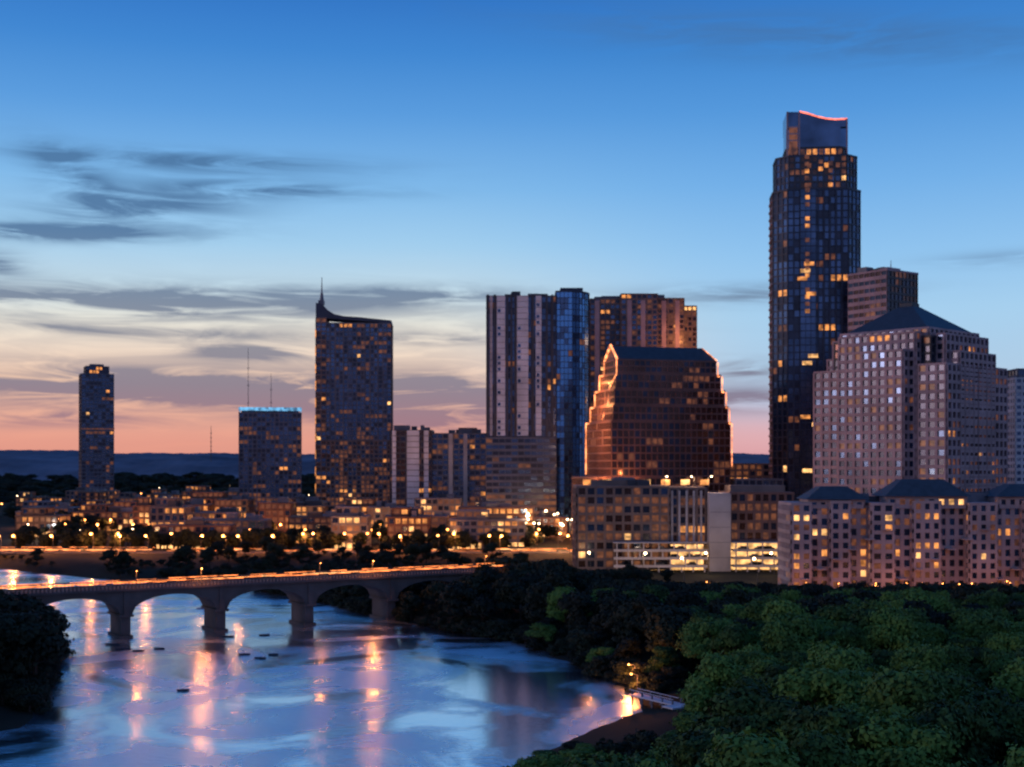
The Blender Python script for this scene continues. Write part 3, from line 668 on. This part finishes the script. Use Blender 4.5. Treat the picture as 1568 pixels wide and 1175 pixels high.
warm = ramp(f90, [(e(0), '#dc9484'), (e(1.2), '#e89f8c'), (e(2.4), '#eeb49c'), (e(3.6), '#f2c9ae'), (e(5.0), '#f3decb'), (e(6.2), '#e6e4da'), (e(7.6), '#c4dbe8'), (e(9.6), '#a2ceee'), (e(12), '#80b9ea'), (e(15), '#5a9cde'), (e(17.5), '#4087d2'), (e(19.8), '#3075c6'), (e(35), '#2058a4'), (e(90), '#1b4488')])
cool = ramp(f90, [(e(0), '#c890a0'), (e(0.8), '#e0a8ac'), (e(1.6), '#dcb0b8'), (e(2.8), '#b6c0d8'), (e(4.2), '#aecce6'), (e(6.5), '#a6cfee'), (e(9), '#90c3ee'), (e(12), '#72afe8'), (e(15), '#5498dc'), (e(17.5), '#3f86d0'), (e(19.8), '#3176c6'), (e(35), '#2058a4'), (e(90), '#1b4488')])
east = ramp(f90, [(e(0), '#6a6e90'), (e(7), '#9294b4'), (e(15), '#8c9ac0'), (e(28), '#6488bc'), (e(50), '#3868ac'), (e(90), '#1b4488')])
def mixrgb(f, a, b):
    n = nd.new('ShaderNodeMix'); n.data_type = 'RGBA'; lk.new(f, n.inputs[0]); lk.new(a, n.inputs[6]); lk.new(b, n.inputs[7]); return n.outputs[2]
def mrange(v, a, b, c=0.0, d=1.0, smooth=True):
    n = nd.new('ShaderNodeMapRange'); n.interpolation_type = 'SMOOTHSTEP' if smooth else 'LINEAR'
    for i, q in zip(('From Min', 'From Max', 'To Min', 'To Max'), (a, b, c, d)): n.inputs[i].default_value = q
    lk.new(v, n.inputs['Value']); return n.outputs[0]
base = mixrgb(mrange(az, -5, 12), warm, cool)
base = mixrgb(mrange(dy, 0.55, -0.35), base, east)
cl = [(-13.6, 12.8, 6.5, .42, .0, 1.0), (-15.5, 10.9, 4.2, .9, .10, 1.0), (-18.6, 12.0, 1.8, .9, -.4, .9), (-10, 11.8, 4.5, .3, 0, .9), (-19.9, 9.6, 5.5, .35, .03, 1.3),
      (-16.3, 6.95, 11, .6, .01, 1.5), (-4.5, 7.5, 5, .4, 0, .9), (-17, 5.7, 7, .22, -.01, .9), (-11.4, 4.9, 2.6, .35, 0, 1.0), (-3, 5.6, 3.5, .25, 0, .9),
      (-18.4, 3.4, 8, .7, 0, 1.6), (-10.9, 3.1, 5, .65, 0, 1.4), (-3, 3.2, 4.5, .8, 0, 1.5), (-3.5, 2.0, 5, .45, 0, 1.2), (10.4, 7.4, 5, .4, 0, .9), (10.1, 4.2, 1.5, .4, 0, 1.2),
      (10.1, 2.9, 3, .5, 0, 1.3), (13, 17.8, 11, .9, -.1, .8), (-21.6, 8.2, 1.2, .5, 0, 1.0), (-20, 2.0, 5, .35, 0, 1.0), (21, 8.5, 3, .3, 0, .5), (-12, 4.6, 13, 2.6, 0, .35), (2, 6.0, 4, .3, 0, .5)]
acc = None
for a, b, ra, rb, tl, st in cl:
    da = mth('SUBTRACT', az, a); db = mth('MULTIPLY_ADD', da, -tl, mth('SUBTRACT', el, b))
    q = mth('ADD', mth('POWER', mth('ABSOLUTE', mth('DIVIDE', da, ra)), 2), mth('POWER', mth('ABSOLUTE', mth('DIVIDE', db, rb)), 2))
    g = mth('MULTIPLY', mth('EXPONENT', mth('MULTIPLY', q, -1)), st); acc = g if acc is None else mth('ADD', acc, g)
cmb = nd.new('ShaderNodeCombineXYZ'); lk.new(mth('MULTIPLY', az, 0.13), cmb.inputs[0]); lk.new(mth('MULTIPLY', el, 1.0), cmb.inputs[1])
nz = nd.new('ShaderNodeTexNoise'); nz.inputs['Scale'].default_value = 1.4; nz.inputs['Detail'].default_value = 7; nz.inputs['Roughness'].default_value = 0.6; nz.inputs['Distortion'].default_value = 0.8; lk.new(cmb.outputs[0], nz.inputs['Vector'])
dens = mth('MULTIPLY', acc, mrange(nz.outputs['Fac'], 0.27, 0.62)); dens = mth('MINIMUM', dens, 0.88)
ccol = ramp(f90, [(e(0), '#9c7080'), (e(2), '#927486'), (e(3.5), '#7c788e'), (e(5.5), '#7b8092'), (e(7.5), '#677b98'), (e(10), '#486d98'), (e(13), '#47709c'), (e(18), '#4474ac'), (e(90), '#204070')])
fin = mixrgb(dens, base, ccol)
sky = nd.new('ShaderNodeTexSky'); sky.sky_type = 'NISHITA'; sky.sun_disc = False; sky.sun_elevation = rad(1.0); sky.sun_rotation = rad(-65)
v2 = nd.new('ShaderNodeVectorMath'); v2.operation = 'MULTIPLY_ADD'; lk.new(sky.outputs[0], v2.inputs[0]); v2.inputs[1].default_value = (0.004,)*3; lk.new(fin, v2.inputs[2])
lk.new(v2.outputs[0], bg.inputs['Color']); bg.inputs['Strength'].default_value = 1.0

sl = bpy.data.lights.new('sun', 'SUN'); sl.energy = 0.4; sl.angle = rad(12); sl.color = (1, 0.62, 0.5)
so = bpy.data.objects.new('sun', sl); scene.collection.objects.link(so)
so.rotation_euler = Vector((1.0, 0.25, -0.12)).to_track_quat('-Z', 'Y').to_euler()

# ------------------------------------------------------------------ camera
cd = bpy.data.cameras.new('camera'); co = bpy.data.objects.new('camera', cd); scene.collection.objects.link(co); scene.camera = co
co.location = (0, 0, 45); co.rotation_euler = (rad(90), 0, 0)
cd.sensor_width = 36; cd.lens = 45.9; cd.shift_y = 0.0813; cd.clip_end = 30000; cd.clip_start = 0.5
cd.dof.use_dof = True; cd.dof.focus_distance = 45; cd.dof.aperture_fstop = 0.62
scene.view_settings.view_transform = 'Standard'; scene.view_settings.look = 'None'; scene.view_settings.exposure = 0
